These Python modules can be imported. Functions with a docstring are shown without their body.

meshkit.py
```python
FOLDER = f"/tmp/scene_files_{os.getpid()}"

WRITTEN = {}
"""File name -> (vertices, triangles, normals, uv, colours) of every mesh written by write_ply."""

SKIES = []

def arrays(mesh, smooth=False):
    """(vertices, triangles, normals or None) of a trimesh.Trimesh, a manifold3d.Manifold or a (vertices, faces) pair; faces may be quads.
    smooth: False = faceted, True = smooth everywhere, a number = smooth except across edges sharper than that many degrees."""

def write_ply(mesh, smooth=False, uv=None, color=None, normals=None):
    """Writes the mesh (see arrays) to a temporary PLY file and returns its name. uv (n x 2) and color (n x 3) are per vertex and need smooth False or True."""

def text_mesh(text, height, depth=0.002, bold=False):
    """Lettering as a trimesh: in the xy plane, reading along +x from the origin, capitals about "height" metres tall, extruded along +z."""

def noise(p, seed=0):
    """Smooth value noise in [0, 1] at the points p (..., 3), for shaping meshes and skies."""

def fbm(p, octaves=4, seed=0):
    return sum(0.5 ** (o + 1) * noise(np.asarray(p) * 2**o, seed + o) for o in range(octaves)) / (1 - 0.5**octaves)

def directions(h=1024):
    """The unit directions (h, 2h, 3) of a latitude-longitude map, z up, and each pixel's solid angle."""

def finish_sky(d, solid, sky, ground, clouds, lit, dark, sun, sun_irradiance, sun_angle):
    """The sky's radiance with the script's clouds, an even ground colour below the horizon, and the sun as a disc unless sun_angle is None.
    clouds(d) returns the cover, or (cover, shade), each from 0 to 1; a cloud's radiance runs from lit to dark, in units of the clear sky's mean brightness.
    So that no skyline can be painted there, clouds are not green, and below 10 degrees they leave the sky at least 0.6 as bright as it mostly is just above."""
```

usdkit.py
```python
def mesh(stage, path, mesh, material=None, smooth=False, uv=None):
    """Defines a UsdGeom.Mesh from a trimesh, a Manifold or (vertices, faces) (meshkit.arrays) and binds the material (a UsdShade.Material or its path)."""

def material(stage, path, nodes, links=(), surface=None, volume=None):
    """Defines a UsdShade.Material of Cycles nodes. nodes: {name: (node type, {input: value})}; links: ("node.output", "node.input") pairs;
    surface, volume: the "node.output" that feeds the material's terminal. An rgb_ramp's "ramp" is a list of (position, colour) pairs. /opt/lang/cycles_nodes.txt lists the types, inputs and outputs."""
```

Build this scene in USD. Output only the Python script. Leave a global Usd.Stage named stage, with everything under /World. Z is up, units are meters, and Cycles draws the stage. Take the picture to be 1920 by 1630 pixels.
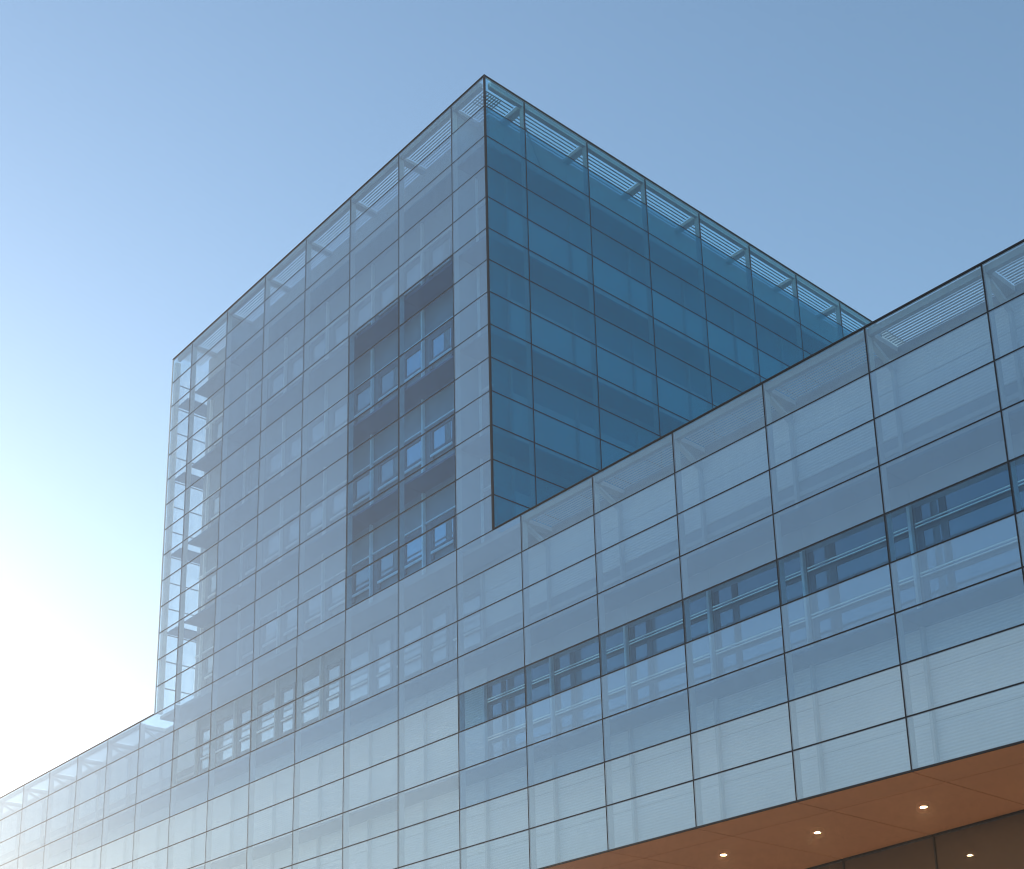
import math, random
import numpy as np
import usdkit
from pxr import Usd, UsdGeom, UsdLux, UsdShade, Gf, Sdf

random.seed(7)
stage = Usd.Stage.CreateInMemory()
UsdGeom.SetStageUpAxis(stage, UsdGeom.Tokens.z)
UsdGeom.SetStageMetersPerUnit(stage, 1.0)
UsdGeom.Xform.Define(stage, '/World')
UsdGeom.Scope.Define(stage, '/World/Looks')

# ------------------------------------------------------------------ module of the facade
BAY = 3.3                      # one facade bay, metres
ROW = 0.39228 * BAY            # one pane row
CAM_Z = 1.6
TOP = 11.64423 * BAY + CAM_Z   # tower top
CAV = 0.378 * BAY              # cavity between the outer glass and the inner wall
def X(u): return u * BAY
def Z(row): return TOP - row * ROW
X_CORNER, X_LEFT = 0.58865, -6.5672       # tower corner / tower left edge, in bays
SIDE_FIRST, SIDE_BAY = 0.58768, 0.98057   # spacing on the tower's side faces, in bays
DEPTH = 2 * SIDE_FIRST + 8 * SIDE_BAY

# ------------------------------------------------------------------ camera
def setup_camera():
    yaw, pitch, roll = -0.83602, 0.28294, -0.02779
    cy, sy, cp, sp = math.cos(yaw), math.sin(yaw), math.cos(pitch), math.sin(pitch)
    fwd = np.array([cp * sy, cp * cy, sp]); right = np.array([cy, -sy, 0.0]); up = np.cross(right, fwd)
    c, s = math.cos(roll), math.sin(roll)
    r, u = right * c + up * s, up * c - right * s
    eye = np.array([10.11662, -8.14394, 0]) * BAY + np.array([0, 0, CAM_Z])
    cam = UsdGeom.Camera.Define(stage, '/World/camera')
    A = 36.0
    cam.CreateHorizontalApertureAttr(A)
    cam.CreateVerticalApertureAttr(A * 1630 / 1920)
    cam.CreateFocalLengthAttr(A * 2600.1421 / 1920)
    cam.CreateHorizontalApertureOffsetAttr(-A * 42.9957 / 1920)
    cam.CreateVerticalApertureOffsetAttr(A * 632.254 / 1920)
    cam.CreateClippingRangeAttr(Gf.Vec2f(0.1, 5000))
    m = Gf.Matrix4d(*r, 0, *u, 0, *(-fwd), 0, *eye, 1)
    cam.AddTransformOp().Set(m)
    cam.CreateExposureAttr(EXPOSURE)
    return cam
EXPOSURE = 1.88
setup_camera()

# ------------------------------------------------------------------ sky and sun
SUN_EL, SUN_AZ = math.radians(7.0), math.radians(-90.5)      # azimuth = atan2(x, y) of the direction to the sun
SKY_STRENGTH = 0.10
usdkit.material(stage, '/World/Looks/sky_look', {
    'sky': ('sky_texture', dict(sky_type='single_scattering', sun_disc=False, sun_elevation=SUN_EL, sun_rotation=SUN_AZ,
                                altitude=50.0, air_density=1.0, aerosol_density=0.4, ozone_density=1.8)),
    'bg': ('background_shader', dict(strength=SKY_STRENGTH))}, [('sky.color', 'bg.color')], surface='bg.background')
dome = UsdLux.DomeLight.Define(stage, '/World/sky')
UsdShade.MaterialBindingAPI.Apply(dome.GetPrim()).Bind(UsdShade.Material.Get(stage, '/World/Looks/sky_look'))
dome.GetPrim().SetCustomDataByKey('kind', 'structure')
dome.GetPrim().SetCustomDataByKey('label', 'clear blue morning sky fading to white low on the left')
dome.GetPrim().SetCustomDataByKey('category', 'sky')
sun = UsdLux.DistantLight.Define(stage, '/World/sun')
sun.CreateIntensityAttr(1.05); sun.CreateAngleAttr(0.5); sun.CreateNormalizeAttr(True)
sun.CreateColorAttr(Gf.Vec3f(1.0, 0.87, 0.74))
sun.AddRotateZOp().Set(-math.degrees(SUN_AZ))
sun.AddRotateXOp().Set(-(90 - math.degrees(SUN_EL)))

# ------------------------------------------------------------------ materials
LAMP = 720.0
LOOK = {}
def look(name, nodes, links, surface):
    LOOK[name] = usdkit.material(stage, '/World/Looks/' + name, nodes, links, surface=surface)

def plain(name, col, rough=0.5, metallic=0.0, noise=0.12, scale=1.5, spec=0.5):
    lo, hi = [c * (1 - noise) for c in col], [min(1, c * (1 + noise)) for c in col]
    look(name, {'g': ('geometry', {}), 'n': ('noise_texture', dict(scale=scale, detail=5.0, roughness=0.6)),
                'r': ('rgb_ramp', dict(ramp=[(0.3, lo), (0.7, hi)])),
                'p': ('principled_bsdf', dict(roughness=rough, metallic=metallic, specular_ior_level=spec))},
         [('g.position', 'n.vector'), ('n.fac', 'r.fac'), ('r.color', 'p.base_color')], 'p.BSDF')

plain('aluminium', (0.42, 0.45, 0.47), 0.45, 0.0)
plain('pale_aluminium', (0.62, 0.64, 0.66), 0.4)
plain('white_metal', (0.80, 0.81, 0.82), 0.35)
plain('dark_gasket', (0.007, 0.011, 0.018), 0.6, spec=0.15)
plain('steel_beam', (0.24, 0.29, 0.33), 0.5)
plain('grating', (0.06, 0.115, 0.20), 0.6)
plain('polished_rail', (0.90, 0.91, 0.92), 0.28, metallic=1.0, noise=0.03)
plain('slab_concrete', (0.34, 0.35, 0.36), 0.7)
plain('grey_panel', (0.24, 0.28, 0.32), 0.55)
plain('inner_frame', (0.12, 0.15, 0.19), 0.45)
plain('soffit_panel', (0.54, 0.215, 0.088), 0.55, noise=0.06, scale=0.5)
plain('backing', (0.03, 0.03, 0.03), 0.8)
plain('paving', (0.27, 0.28, 0.29), 0.8, noise=0.2, scale=0.4)
plain('lamp_trim', (0.45, 0.36, 0.28), 0.4)
plain('roof_gravel', (0.35, 0.34, 0.33), 0.9)

# ribbed metal cladding: fine horizontal ribs as relief
look('ribbed_cladding', {
    'g': ('geometry', {}), 's': ('separate_xyz', {}),
    'm': ('math', dict(math_type='multiply', value2=2 * math.pi / 0.085)), 'w': ('math', dict(math_type='sine')),
    'b': ('bump', dict(strength=0.5, distance=0.010)),
    'n': ('noise_texture', dict(scale=0.6, detail=4.0)), 'r': ('rgb_ramp', dict(ramp=[(0.3, (0.72, 0.74, 0.75)), (0.7, (0.79, 0.80, 0.81))])),
    'mr': ('map_range', dict(from_min=-1.0, from_max=1.0, to_min=0.84, to_max=1.0)),
    'mx': ('mix', dict(mix_type='multiply', fac=1.0)), 'cc': ('combine_color', {}),
    'p': ('principled_bsdf', dict(roughness=0.45))},
    [('g.position', 's.vector'), ('s.z', 'm.value1'), ('m.value', 'w.value1'), ('w.value', 'b.height'), ('b.normal', 'p.normal'),
     ('g.position', 'n.vector'), ('n.fac', 'r.fac'), ('w.value', 'mr.value'),
     ('mr.result', 'cc.r'), ('mr.result', 'cc.g'), ('mr.result', 'cc.b'), ('r.color', 'mx.color1'), ('cc.color', 'mx.color2'), ('mx.color', 'p.base_color')], 'p.BSDF')

def glass(name, frit, tint, frit_col, ior=1.6, vary=0.10):
    """Outer glass: a printed white frit that covers part of the pane, clear tinted glass between, and a mirror sheen."""
    look(name, {
        'gp': ('geometry', {}), 'mp': ('mapping', dict(scale=(1.6, 1.6, 0.10))), 'ns': ('noise_texture', dict(scale=1.0, detail=5.0, roughness=0.65)),
        'dr': ('map_range', dict(from_min=0.3, from_max=0.7, to_min=-0.035, to_max=0.035)), 'ad': ('math', dict(math_type='add')),
        'o': ('object_info', {}), 'v': ('map_range', dict(to_min=frit - vary / 2, to_max=frit + vary / 2)),
        't': ('transparent_bsdf', dict(color=tint)), 'd': ('diffuse_bsdf', dict(color=frit_col)),
        'tl': ('translucent_bsdf', dict(color=frit_col)), 'dm': ('mix_closure', dict(fac=0.35)),
        'a': ('mix_closure', {}), 'gl': ('glossy_bsdf', dict(color=(0.92, 0.97, 1.0), roughness=0.03)),
        'g': ('geometry', {}), 'n': ('noise_texture', dict(scale=0.55, detail=2.0)), 'b': ('bump', dict(strength=0.12, distance=0.02)),
        'f': ('fresnel', dict(IOR=ior)), 'm': ('mix_closure', {}), 'tb': ('transparent_bsdf', dict(color=(1.0, 1.0, 1.0))), 'e': ('mix_closure', {})},
        [('o.random', 'v.value'), ('d.BSDF', 'dm.closure1'), ('tl.BSDF', 'dm.closure2'), ('gp.position', 'mp.vector'), ('mp.vector', 'ns.vector'), ('ns.fac', 'dr.value'), ('v.result', 'ad.value1'), ('dr.result', 'ad.value2'), ('ad.value', 'a.fac'), ('t.BSDF', 'a.closure1'), ('dm.closure', 'a.closure2'),
         ('g.position', 'n.vector'), ('n.fac', 'b.height'), ('b.normal', 'gl.normal'),
         ('f.fac', 'm.fac'), ('a.closure', 'm.closure1'), ('gl.BSDF', 'm.closure2'),
         ('g.backfacing', 'e.fac'), ('m.closure', 'e.closure1'), ('tb.BSDF', 'e.closure2')], 'e.closure')   # the face where light leaves the pane adds nothing
glass('fritted_glass', 0.50, (0.70, 0.86, 0.97), (0.19, 0.30, 0.44), ior=2.2)
glass('light_frit_glass', 0.38, (0.82, 0.92, 0.99), (0.52, 0.58, 0.65), ior=2.2)
glass('parapet_glass', 0.30, (0.72, 0.88, 0.93), (0.22, 0.31, 0.42), ior=2.0)
glass('corner_glass', 0.34, (0.80, 0.90, 0.95), (0.24, 0.33, 0.43), ior=2.0)
glass('clear_glass', 0.03, (0.40, 0.69, 0.90), (0.20, 0.30, 0.42), ior=1.7, vary=0.03)
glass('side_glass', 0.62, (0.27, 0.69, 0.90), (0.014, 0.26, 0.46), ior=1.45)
glass('pale_clear_glass', 0.14, (0.76, 0.88, 0.97), (0.36, 0.45, 0.54), ior=2.0, vary=0.04)
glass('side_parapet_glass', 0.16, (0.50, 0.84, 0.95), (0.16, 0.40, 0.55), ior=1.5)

look('bright_window_pane', {
    'p': ('diffuse_bsdf', dict(color=(0.20, 0.24, 0.28))), 'gl': ('glossy_bsdf', dict(color=(1.0, 0.92, 0.84), roughness=0.05)),
    'f': ('fresnel', dict(IOR=6.5)), 'm': ('mix_closure', {})},
    [('f.fac', 'm.fac'), ('p.BSDF', 'm.closure1'), ('gl.BSDF', 'm.closure2')], 'm.closure')
look('window_pane', {
    'p': ('diffuse_bsdf', dict(color=(0.16, 0.20, 0.24))), 'gl': ('glossy_bsdf', dict(color=(0.93, 0.96, 1.0), roughness=0.04)),
    'f': ('fresnel', dict(IOR=3.2)), 'm': ('mix_closure', {})},
    [('f.fac', 'm.fac'), ('p.BSDF', 'm.closure1'), ('gl.BSDF', 'm.closure2')], 'm.closure')
look('lobby_pane', {
    'p': ('diffuse_bsdf', dict(color=(0.05, 0.04, 0.035))), 'gl': ('glossy_bsdf', dict(color=(0.9, 0.88, 0.85), roughness=0.015)),
    'f': ('fresnel', dict(IOR=1.9)), 'm': ('mix_closure', {})},
    [('f.fac', 'm.fac'), ('p.BSDF', 'm.closure1'), ('gl.BSDF', 'm.closure2')], 'm.closure')
look('lamp_reflector', {'e': ('emission', dict(color=(1.0, 0.50, 0.20), strength=LAMP / 900))}, [], 'e.emission')
look('lamp_glow', {'e': ('emission', dict(color=(1.0, 0.62, 0.29), strength=LAMP))}, [], 'e.emission')

HAZE = 0.0006
usdkit.material(stage, '/World/Looks/haze_air', {'v': ('principled_volume', dict(color=(1.0, 0.97, 0.95), density=HAZE, anisotropy=0.83))}, [], volume='v.volume')

# ------------------------------------------------------------------ helpers
USED = {}
def numbered(parent, name):
    k = (parent, name); n = USED.get(k, 0); USED[k] = n + 1
    return name if n == 0 else '%s_%03d' % (name, n)
CUBE_F = np.array([[0, 2, 1], [1, 2, 3], [4, 5, 6], [5, 7, 6], [0, 1, 4], [1, 5, 4], [2, 6, 3], [3, 6, 7], [0, 4, 2], [2, 4, 6], [1, 3, 5], [3, 7, 5]])
def bx(x0, x1, y0, y1, z0, z1):
    x0, x1 = min(x0, x1), max(x0, x1); y0, y1 = min(y0, y1), max(y0, y1); z0, z1 = min(z0, z1), max(z0, z1)
    return np.array([(x, y, z) for z in (z0, z1) for y in (y0, y1) for x in (x0, x1)], float), CUBE_F
def join(parts):
    vs, fs, n = [], [], 0
    for v, f in parts:
        vs.append(v); fs.append(f + n); n += len(v)
    return np.vstack(vs), np.vstack(fs)
def bar(a, b, w, d):
    """A straight bar of width w and depth d from point a to point b."""
    a, b = np.array(a, float), np.array(b, float); t = (b - a) / np.linalg.norm(b - a)
    s = np.cross(t, (0, 0, 1.0)); s = s / np.linalg.norm(s) if np.linalg.norm(s) > 1e-6 else np.array([1.0, 0, 0]); u = np.cross(s, t)
    return np.array([p + s * i * w / 2 + u * j * d / 2 for p in (a, b) for j in (-1, 1) for i in (-1, 1)]), CUBE_F
def tube(a, b, r, n=8):
    a, b = np.array(a, float), np.array(b, float); t = (b - a) / np.linalg.norm(b - a)
    s = np.cross(t, (0.3, 0.2, 1.0)); s /= np.linalg.norm(s); u = np.cross(s, t)
    ang = np.linspace(0, 2 * math.pi, n, endpoint=False)
    ring = np.array([s * math.cos(q) * r + u * math.sin(q) * r for q in ang])
    v = np.vstack([a + ring, b + ring, [a], [b]]); f = []
    for i in range(n):
        j = (i + 1) % n
        f += [(i, j, n + i), (j, n + j, n + i), (2 * n, j, i), (2 * n + 1, n + i, n + j)]
    return v, np.array(f)
def side(m):
    """Turns a mesh drawn on the front plane (x along, y inwards) onto the tower's right face (y along, -x inwards)."""
    v, f = m
    return np.stack([X(X_CORNER) - v[:, 1], v[:, 0], v[:, 2]], 1), f
def obj(name, m, mat, parent='/World', kind=None, label=None):
    path = parent + '/' + numbered(parent, name)
    p = usdkit.mesh(stage, path, m, LOOK[mat]).GetPrim()
    if kind: p.SetCustomDataByKey('kind', kind)
    if label: p.SetCustomDataByKey('label', label)
    return path
def tag(path, label, cat, group=None, kind=None):
    p = stage.GetPrimAtPath(path)
    p.SetCustomDataByKey('label', label); p.SetCustomDataByKey('category', cat)
    if group: p.SetCustomDataByKey('group', group)
    if kind: p.SetCustomDataByKey('kind', kind)
def thing(name, label, cat, loc=(0, 0, 0), group=None):
    path = '/World/' + numbered('/World', name)
    x = UsdGeom.Xform.Define(stage, path)
    if any(loc): x.AddTranslateOp().Set(Gf.Vec3d(*loc))
    tag(path, label, cat, group)
    return path

# ------------------------------------------------------------------ ground
S = 600.0
gv = np.array([(-S, -S, 0), (S, -S, 0), (S, S, 0), (-S, S, 0)], float)
tag(obj('ground', (gv, np.array([[0, 1, 2], [0, 2, 3]])), 'paving', kind='structure'), 'pale paved ground around the building', 'ground', kind='structure')

hz = usdkit.mesh(stage, '/World/haze', bx(-S - 10, S + 10, -S - 10, S + 10, -1.0, TOP + 0.8), stage.GetPrimAtPath('/World/Looks/haze_air').GetPath()).GetPrim()
tag('/World/haze', 'pale morning haze that whitens the far left end of the building', 'haze', kind='stuff')

GAP = 0.022            # half joint between panes
TH = 0.02              # pane thickness
ident = lambda m: m

def pane_grid(parent, cols, rows, place, pick):
    """One pane per cell. cols: list of positions in bays; rows: (first, last+1)."""
    for i in range(len(cols) - 1):
        for r in range(*rows):
            m = bx(X(cols[i]) + GAP, X(cols[i + 1]) - GAP, 0.0, TH, Z(r) - GAP, Z(r + 1) + GAP)
            mat, lab = pick(i, r)
            obj('facade_pane', place(m), mat, parent, label=lab)
def mullions(parent, cols, r0, r1, place, back=0.20):
    for c in cols:
        m = bx(X(c) - 0.024, X(c) + 0.024, 0.003, 0.045, Z(r0), Z(r1))
        p = obj('mullion', place(m), 'dark_gasket', parent)
        obj('mullion_fin', place(bx(X(c) - 0.035, X(c) + 0.035, 0.048, 0.048 + back, Z(r0) - 0.05, Z(r1) + 0.02)), 'aluminium', p)
def transoms(parent, c0, c1, rows, place, ends=0.028):
    for r in rows:
        obj('transom', place(bx(X(c0) + ends, X(c1) - ends, 0.006, 0.040, Z(r) - 0.024, Z(r) + 0.024)), 'dark_gasket', parent)

def roof_edge(parent, cols, row, place, nslat=9, brace=True, trim=(False, False)):
    """The see-through roof edge: fascia beam, outriggers on the mullion lines and slats spanning between them."""
    z = Z(row)
    for i in range(len(cols) - 1):
        a, b = X(cols[i]), X(cols[i + 1])
        fa, fb = a + (0.33 if i == 0 and trim[0] else 0.04), b - (0.33 if i == len(cols) - 2 and trim[1] else 0.04)
        f = obj('fascia_beam', place(bx(fa, fb, 0.06, 0.20, z - 0.22, z - 0.035)), 'steel_beam', parent)
        for k in range(nslat):
            y = 0.29 + (CAV - 0.37) * k / (nslat - 1)
            obj('roof_slat', place(bx(fa + 0.12, fb - 0.12, y, y + 0.05, z - 0.10, z - 0.085)), 'aluminium', f)
    for c in cols[1 if trim[0] else 0:len(cols) - (1 if trim[1] else 0)]:
        o = obj('outrigger', place(bx(X(c) - 0.14, X(c) + 0.14, 0.215, CAV - 0.005, z - 0.27, z - 0.12)), 'aluminium', parent)
        if brace:
            obj('outrigger_brace', place(bar((X(c), 0.26, z - 0.33), (X(c), CAV - 0.05, z - 0.78), 0.14, 0.10)), 'aluminium', o)

def catwalk(parent, a, b, row, place, streak=True):
    z = Z(row)
    p = obj('catwalk', place(bx(X(a), X(b), 0.26, CAV - 0.09, z - 0.05, z + 0.03)), 'grating', parent)
    if streak:
        obj('edge_angle', place(bx(X(a) + 0.30, X(b) - 0.75, CAV - 0.075, CAV - 0.035, z - 0.03, z - 0.01)), 'white_metal', p)
        obj('edge_angle', place(bx(X(b) - 0.60, X(b) - 0.35, CAV - 0.075, CAV - 0.035, z - 0.03, z - 0.01)), 'white_metal', p)
    return p

# ================================================================== TOWER
tower = thing('glass_tower', 'tall blue glass tower whose corner rises above the long lower wing', 'building')
F_COLS = [X_LEFT] + list(range(-6, 1)) + [X_CORNER]
S_COLS = [0.0] + [SIDE_FIRST + SIDE_BAY * k for k in range(9)] + [DEPTH]
def pick_front(i, r):
    if r == 0: return 'parapet_glass', None
    if i == 0: return 'corner_glass', None
    if F_COLS[i] in (-2, -1) and 5 <= r <= 13: return 'clear_glass', 'clearer darker pane without frit'
    if i == 1: return 'corner_glass', None
    return 'fritted_glass', None
def pick_side(i, r):
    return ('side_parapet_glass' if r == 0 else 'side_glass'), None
pane_grid(tower, F_COLS, (0, 14), ident, pick_front)
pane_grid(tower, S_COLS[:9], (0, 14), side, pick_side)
mullions(tower, F_COLS[1:-1], 0, 14, ident)
mullions(tower, S_COLS[1:9], 0, 14, side)
transoms(tower, X_LEFT, X_CORNER, range(1, 14), ident, 0.02)
transoms(tower, 0, S_COLS[8], range(1, 14), side, 0.02)
obj('coping', bx(X(X_LEFT) - 0.03, X(X_CORNER) + 0.03, -0.03, 0.07, Z(0) - 0.005, Z(0) + 0.035), 'dark_gasket', tower)
obj('coping', bx(X(X_CORNER) - 0.07, X(X_CORNER) + 0.028, 0.072, X(DEPTH), Z(0) - 0.006, Z(0) + 0.034), 'dark_gasket', tower)
obj('corner_post', bx(X(X_CORNER) - 0.02, X(X_CORNER) + 0.045, -0.045, 0.02, Z(14), Z(0) - 0.008), 'dark_gasket', tower)
obj('corner_post', bx(X(X_LEFT) - 0.04, X(X_LEFT) + 0.012, -0.02, 0.03, Z(14), Z(0) - 0.008), 'aluminium', tower)
# left face: its first bays are seen through the glass corner
def left(m):
    v, f = m
    return np.stack([X(X_LEFT) + v[:, 1], v[:, 0], v[:, 2]], 1), f[:, ::-1]
pane_grid(tower, [0.012] + S_COLS[1:3], (0, 14), left, lambda i, r: ('corner_glass', None))
mullions(tower, S_COLS[1:3], 0, 14, left)
transoms(tower, 0.02, S_COLS[2], range(1, 14), left)
obj('corner_frame', join([bx(X(X_LEFT) + 0.05, X(X_LEFT) + 0.27, 0.05, 0.27, Z(14), Z(0) - 0.25), bx(X(X_LEFT) + 0.05, X(X_LEFT) + 0.25, X(SIDE_FIRST) - 0.09, X(SIDE_FIRST) + 0.09, Z(14), Z(0) - 0.25)]), 'pale_aluminium', tower)
# inner building
IN_L, IN_R = X(X_LEFT) + CAV, X(X_CORNER) - CAV
obj('inner_core', bx(IN_L, IN_R, CAV, X(DEPTH) - CAV, Z(14) - 0.3, Z(0.35)), 'grey_panel', tower)
obj('rear_wall', join([bx(X(X_LEFT), X(X_CORNER), X(DEPTH), X(DEPTH) + 0.1, Z(14), Z(0)),
                       bx(X(X_LEFT) - 0.05, X(X_LEFT) + 0.05, X(S_COLS[2]) + 0.05, X(DEPTH) - 0.002, Z(14), Z(0)),
                       bx(X(X_CORNER) - 0.05, X(X_CORNER), X(S_COLS[8]) + 0.02, X(DEPTH) - 0.002, Z(14), Z(0) - 0.01)]), 'aluminium', tower)
roof_edge(tower, F_COLS, 0, ident, brace=False, trim=(True, True))
roof_edge(tower, S_COLS[:9], 0, side, nslat=7, brace=False, trim=(True, False))
obj('parapet_wall', join([bx(IN_L, IN_R, CAV, CAV + 0.15, Z(0.35), Z(0.10)), bx(IN_R - 0.15, IN_R, CAV + 0.151, X(DEPTH) - CAV, Z(0.35), Z(0.10))]), 'grey_panel', tower)
for u in (-5, 0):
    obj('cavity_partition', bx(X(u) - 0.02, X(u) + 0.02, 0.255, CAV - 0.022, Z(14), Z(0.24)), 'grey_panel', tower)
obj('brace_rod', side(tube((X(S_COLS[1]) + 0.1, 0.35, Z(0) - 0.3), (X(S_COLS[2]) - 0.9, CAV, Z(1.5)), 0.03)), 'steel_beam', tower)
for r in (2, 5, 8, 11):
    obj('catwalk', bx(X(X_LEFT) + 0.26, IN_L - 0.06, 0.26 + 0.002, X(S_COLS[3]), Z(r) - 0.05, Z(r) + 0.03), 'grating', tower)
    for i in range(1, len(F_COLS) - 1):
        a = X_LEFT + (CAV + 0.02) / BAY if i == 0 else F_COLS[i]
        catwalk(tower, F_COLS[i] + 0.002, F_COLS[i + 1] - (0.1 if i == 7 else 0.002), r, ident, streak=False)
    for i in range(0, 8):
        catwalk(tower, S_COLS[i] + (0.35 if i == 0 else 0.002), S_COLS[i + 1] - 0.002, r, side, streak=False)
    # inner wall of this storey, seen through the rows below the catwalk
    for i in range(0, 8):
        n = F_COLS[i] if i else -7
        a0 = max(X(n), IN_L); b0 = min(X(n + 1), IN_R)
        if b0 - a0 < 0.5: continue
        obj('wall_panel', bx(a0 + 0.02, b0 - 0.02, CAV - 0.02, CAV, Z(r + 0.97), Z(r - 0.1)), 'grey_panel', tower)
        p = obj('wall_sill', bx(a0 + 0.05, b0 - 0.05, CAV - 0.10, CAV + 0.02, Z(r + 1.03), Z(r + 0.98)), 'white_metal', tower)
        for (u0, u1) in ((0.155, 0.50), (0.65, 0.955)):
            x0, x1 = X(n + u0), X(n + u1)
            if x0 < a0 or x1 > b0: continue
            fr = 0.16
            w = obj('window', join([bx(x0 - fr, x0, CAV - 0.06, CAV, Z(r + 2.2), Z(r + 1.05)), bx(x1, x1 + 0.05, CAV - 0.06, CAV, Z(r + 2.2), Z(r + 1.05)),
                                    bx(x0, x1, CAV - 0.06, CAV, Z(r + 1.24), Z(r + 1.05)), bx(x0, x1, CAV - 0.06, CAV, Z(r + 1.95), Z(r + 1.86))]), 'inner_frame', tower)
            obj('window_pane', bx(x0, x1, CAV - 0.025, CAV - 0.005, Z(r + 1.86), Z(r + 1.24)), 'bright_window_pane', w)
            obj('window_sill', bx(x0 - 0.1, x1 + 0.05, CAV - 0.11, CAV - 0.062, Z(r + 2.05), Z(r + 1.97)), 'white_metal', w)
    for i in range(1, 8):
        c = F_COLS[i]
        obj('inner_post', bx(X(c) - 0.05, X(c) + 0.03, CAV - 0.16, CAV - 0.03, Z(r + 2.95), Z(r) - 0.06), 'white_metal', tower)
    for i in range(0, 8):
        a0, b0 = max(X(S_COLS[i]), CAV), X(S_COLS[i + 1])
        q = obj('wall_panel', side(bx(a0 + 0.015, b0 - 0.015, CAV - 0.02, CAV, Z(r + 0.97), Z(r - 0.1))), 'grey_panel', tower)
        q = obj('wall_panel', side(bx(a0 + 0.015, b0 - 0.015, CAV - 0.02, CAV, Z(r + 2.9), Z(r + 1.0))), 'ribbed_cladding' if i else 'grey_panel', tower)
        if i: obj('inner_post', side(bx(X(S_COLS[i]) - 0.04, X(S_COLS[i]) + 0.04, CAV - 0.16, CAV - 0.03, Z(r + 2.95), Z(r) - 0.06)), 'aluminium', tower)
# top storey wall bands
for i in range(1, 8):
    n = F_COLS[i]
    obj('wall_panel', bx(max(X(n), IN_L) + 0.02, min(X(n + 1), IN_R) - 0.02, CAV - 0.02, CAV, Z(1.9), Z(0.36)), 'grey_panel', tower)
for i in range(0, 8):
    obj('wall_panel', side(bx(max(X(S_COLS[i]), CAV) + 0.02, X(S_COLS[i + 1]) - 0.02, CAV - 0.02, CAV, Z(1.9), Z(0.36))), 'grey_panel', tower)

# ================================================================== WING
wing = thing('glass_wing', 'long low glass wing in front with a warm lit soffit below', 'building')
W_COLS = list(range(-14, 9))
def pick_wing(i, r):
    n = W_COLS[i]
    if r == 14: return ('parapet_glass' if n >= 1 else 'fritted_glass'), None
    if r == 18 and n >= 0: return 'clear_glass', 'clearer darker pane without frit'
    if r in (15, 16) and -6 <= n <= -3: return 'pale_clear_glass', 'clearer pane with little frit'
    if r >= 21 or (r >= 18 and n < 0): return 'light_frit_glass', None
    return 'fritted_glass', None
pane_grid(wing, W_COLS, (14, 23), ident, pick_wing)
mullions(wing, W_COLS, 14.002, 23, ident)
transoms(wing, W_COLS[0], W_COLS[-1], range(15, 23), ident)
obj('coping', bx(X(W_COLS[0]), X(X_LEFT) - 0.045, -0.03, 0.07, Z(14) - 0.003, Z(14) + 0.03), 'dark_gasket', wing)
obj('coping', bx(X(X_CORNER) + 0.05, X(W_COLS[-1]), -0.03, 0.07, Z(14) - 0.003, Z(14) + 0.03), 'dark_gasket', wing)
obj('transom', bx(X(X_LEFT), X(X_CORNER), 0.006, 0.040, Z(14) - 0.024, Z(14) + 0.02), 'dark_gasket', wing)
obj('bottom_rail', bx(X(W_COLS[0]), X(W_COLS[-1]), -0.02, 0.05, Z(23) - 0.025, Z(23) + 0.02), 'dark_gasket', wing)
WL, WR = X(W_COLS[0]), X(W_COLS[-1])
obj('inner_core', bx(WL, WR, CAV, X(DEPTH), Z(23) + 0.25, Z(14.35)), 'grey_panel', wing)
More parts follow.
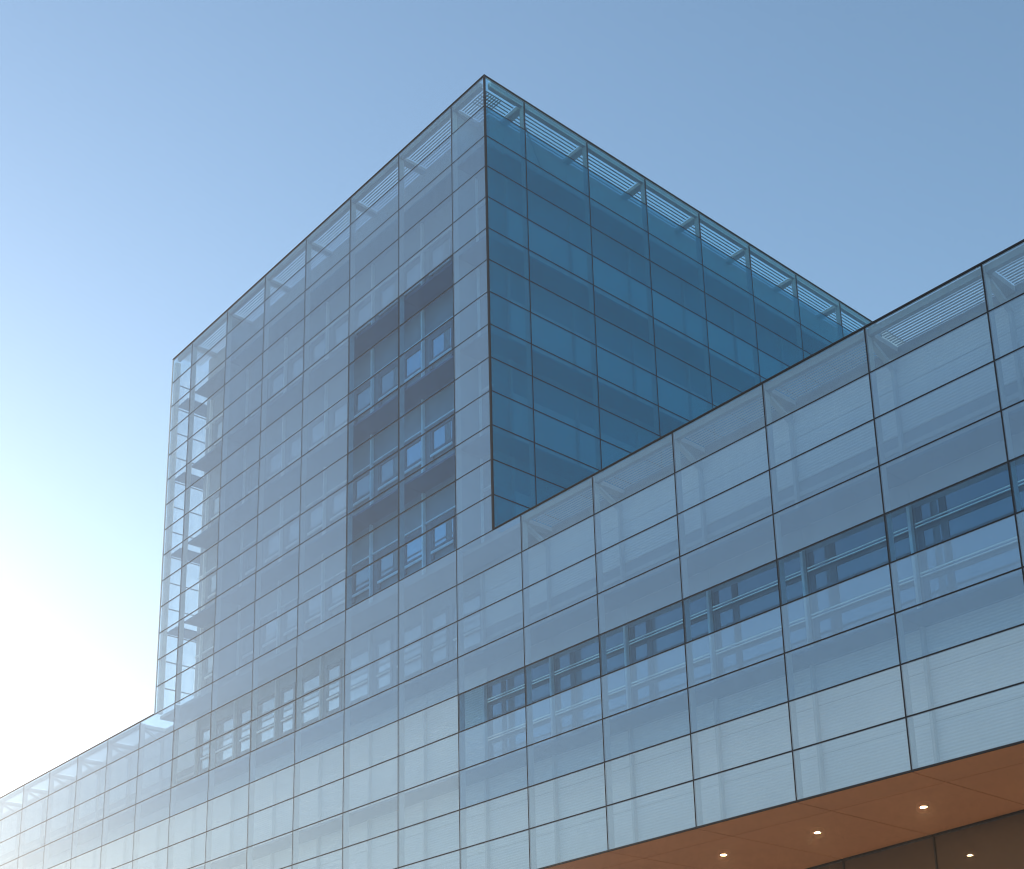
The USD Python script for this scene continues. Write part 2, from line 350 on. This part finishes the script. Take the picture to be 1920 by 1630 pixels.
obj('end_wall', join([bx(WL - 0.1, WL, 0, X(DEPTH), Z(23), Z(14)), bx(WR, WR + 0.1, 0, X(DEPTH), Z(23), Z(14)), bx(WL, WR, X(DEPTH), X(DEPTH) + 0.1, Z(23), Z(14))]), 'aluminium', wing)
roof_edge(wing, [c for c in W_COLS if c >= 1], 14, ident)
roof_edge(wing, [c for c in W_COLS if c <= -7], 14, ident)
obj('parapet_wall', bx(WL, WR, CAV, CAV + 0.15, Z(14.35), Z(14.07)), 'grey_panel', wing)
obj('roof_slab', bx(X(X_LEFT), X(1) - 0.16, 0.26, CAV - 0.01, Z(14) - 0.2, Z(14) - 0.06), 'slab_concrete', wing)
for n in W_COLS[:-1]:
    a, b = X(n), X(n + 1)
    for r in (17, 20):
        catwalk(wing, n + 0.002, n + 0.998, r, ident)
    # storey rows 14..17: ribbed cladding right of bay 0, windows left of it
    def clad(r0, r1, mat='ribbed_cladding'):
        obj('cladding_panel', bx(a + 0.012, b - 0.012, CAV - 0.03, CAV, Z(r1) + 0.012, Z(r0) - 0.012), mat, wing)
    if n >= 0 or n < -6:
        clad(14.35, 14.96); clad(14.96, 15.98)
        obj('spandrel_panel', bx(a + 0.01, b - 0.01, CAV - 0.02, CAV, Z(17), Z(15.99)), 'grey_panel', wing)
        obj('spandrel_rail', bx(a + 0.01, b - 0.01, CAV - 0.05, CAV - 0.022, Z(16.32), Z(16.22)), 'aluminium', wing)
    else:
        obj('spandrel_panel', bx(a + 0.01, b - 0.01, CAV - 0.02, CAV, Z(14.8), Z(14.36)), 'grey_panel', wing)
        for (u0, u1) in ((0.12, 0.36), (0.50, 0.93)):
            x0, x1 = X(n + u0), X(n + u1)
            w = obj('window', join([bx(x0 - 0.10, x0, CAV - 0.06, CAV, Z(16.9), Z(14.8)), bx(x1, x1 + 0.10, CAV - 0.06, CAV, Z(16.9), Z(14.8))] +
                                   [bx(x0, x1, CAV - 0.06, CAV, Z(q) - 0.07, Z(q) + 0.07) for q in (14.9, 15.38, 15.86, 16.34)]), 'inner_frame', wing)
            for q in (14.9, 15.38, 15.86):
                obj('window_pane', bx(x0, x1, CAV - 0.03, CAV - 0.01, Z(q + 0.48) + 0.07, Z(q) - 0.07), 'bright_window_pane', w)
            obj('window_sill', bx(x0, x1, CAV - 0.12, CAV - 0.062, Z(15.93), Z(15.88)), 'white_metal', w)
    # storey rows 17..20: windows with a double rail right of bay 0, cladding left of it
    if n >= 0:
        obj('spandrel_panel', bx(a + 0.01, b - 0.01, CAV - 0.02, CAV, Z(17.62), Z(17.03)), 'grey_panel', wing)
        for (u0, u1) in ((0.085, 0.235), (0.295, 0.98)):
            x0, x1 = X(n + u0), X(n + u1)
            w = obj('window', join([bx(x0 - 0.16, x0, CAV - 0.05, CAV, Z(19.9), Z(17.62)), bx(x1, x1 + 0.04, CAV - 0.05, CAV, Z(19.9), Z(17.62))] +
                                   [bx(x0, x1, CAV - 0.05, CAV, Z(q + 0.14), Z(q)) for q in (18.0, 19.02)]), 'inner_frame', wing)
            for q0, q1 in ((17.62, 18.0), (18.14, 19.02), (19.16, 19.9)):
                obj('window_pane', bx(x0, x1, CAV - 0.03, CAV - 0.01, Z(q1), Z(q0)), 'window_pane', w)
        for q in (18.0, 19.02):
            for dz in (0.03, -0.06):
                obj('handrail', tube((a + 0.12, CAV - 0.11, Z(q) + dz), (b - 0.055, CAV - 0.11, Z(q) + dz), 0.026), 'polished_rail', wing)
    else:
        clad(17.04, 17.5); clad(17.5, 18.5); clad(18.5, 19.9)
    clad(20.04, 20.9); clad(20.9, 21.9); clad(21.9, 22.95)
    for (r0, r1) in ((14.36, 16.95), (17.52, 19.95), (20.05, 22.9)):
        obj('inner_post', bx(a - 0.05, a + 0.03, CAV - 0.17, CAV - 0.035, Z(r1), Z(r0)), 'pale_aluminium' if r0 < 20 and r0 > 17 else 'aluminium', wing)

# soffit of separate panels under the wing
SOF = Z(23)
obj('soffit_backing', join([bx(WL, WR, CAV + 0.01, X(4.0), SOF + 0.035, SOF + 0.2), bx(WL, WR, 0.06, CAV + 0.009, SOF + 0.032, SOF + 0.04)]), 'backing', wing)
for n in range(-4, 8):
    for (y0, y1) in ((0.02, X(0.43)), (X(0.43), X(4.0))):
        obj('soffit_panel', bx(X(n) + 0.014, X(n + 1) - 0.014, y0 + 0.014, y1 - 0.014, SOF - 0.03, SOF + 0.03), 'soffit_panel', wing)

# ================================================================== LOBBY GLASS WALL under the wing
lobby = thing('lobby_glass_wall', 'dark glass lobby wall set back under the warm soffit', 'glass wall')
def LY(u): return 1.77 - 0.147 * (u - 4.015)
TOPW = SOF - 0.034
edges = [-1 + 1.015 * k - 0.045 for k in range(0, 9)]
for i in range(len(edges) - 1):
    a, b = edges[i], edges[i + 1]
    pa, pb = np.array([X(a), X(LY(a)), 0]), np.array([X(b), X(LY(b)), 0])
    t = (pb - pa) / np.linalg.norm(pb - pa); nrm = np.array([-t[1], t[0], 0])
    z0 = 0.05
    for (q0, q1) in ((0.1, 3.2), (3.28, TOPW - 0.08)):
        c0, c1 = pa + t * 0.03, pb - t * 0.03
        v = np.array([p + nrm * o + np.array([0, 0, z]) for z in (q0, q1) for o in (0, 0.02) for p in (c0, c1)])
        obj('lobby_pane', (v, CUBE_F), 'lobby_pane', lobby)
    obj('mullion', (np.array([pa + t * s + nrm * o + np.array([0, 0, z]) for z in (0, TOPW - 0.06) for o in (-0.03, 0.08) for s in (-0.025, 0.025)]), CUBE_F), 'dark_gasket', lobby)
    for (q0, q1) in ((3.2, 3.28), (TOPW - 0.06, TOPW), (0.0, 0.1)):
        obj('rail', (np.array([p + nrm * o + np.array([0, 0, z]) for z in (q0, q1) for o in (-0.04, 0.07) for p in (pa + t * 0.026, pb - t * 0.026)]), CUBE_F), 'dark_gasket', lobby)

# ================================================================== DOWNLIGHTS
names = {2: 'leftmost lit downlight in the warm soffit, lowest in the photo', 3: 'middle lit downlight of the three in the warm soffit', 4: 'rightmost lit downlight in the warm soffit, nearest the right edge',
         1: 'lit downlight in the soffit left of the three in view', 5: 'lit downlight in the soffit right of the three in view', 0: 'lit downlight in the soffit under the tower corner'}
for n in range(0, 6):
    d = thing('downlight', names[n], 'ceiling lamp', (X(n + 0.5), X(0.908), SOF - 0.03), 'downlights in the soffit')
    ang = np.linspace(0, 2 * math.pi, 24, endpoint=False)
    ri, ro = 0.105, 0.13
    v = [(r * math.cos(q), r * math.sin(q), z) for (r, z) in ((ri, 0.0), (ri, -0.012), (ro, -0.012), (ro, 0.0)) for q in ang]
    f = []
    for k in range(3):
        for i in range(24):
            j = (i + 1) % 24; p0, p1, p2, p3 = k * 24 + i, k * 24 + j, (k + 1) * 24 + i, (k + 1) * 24 + j
            f += [(p0, p1, p2), (p1, p3, p2)]
    obj('trim_ring', (np.array(v), np.array(f)), 'lamp_trim', d)
    obj('reflector', tube((0, 0, -0.001), (0, 0, -0.006), 0.104, 24), 'lamp_reflector', d)
    obj('lens', tube((0, 0, -0.0065), (0, 0, -0.012), 0.062, 24), 'lamp_glow', d)
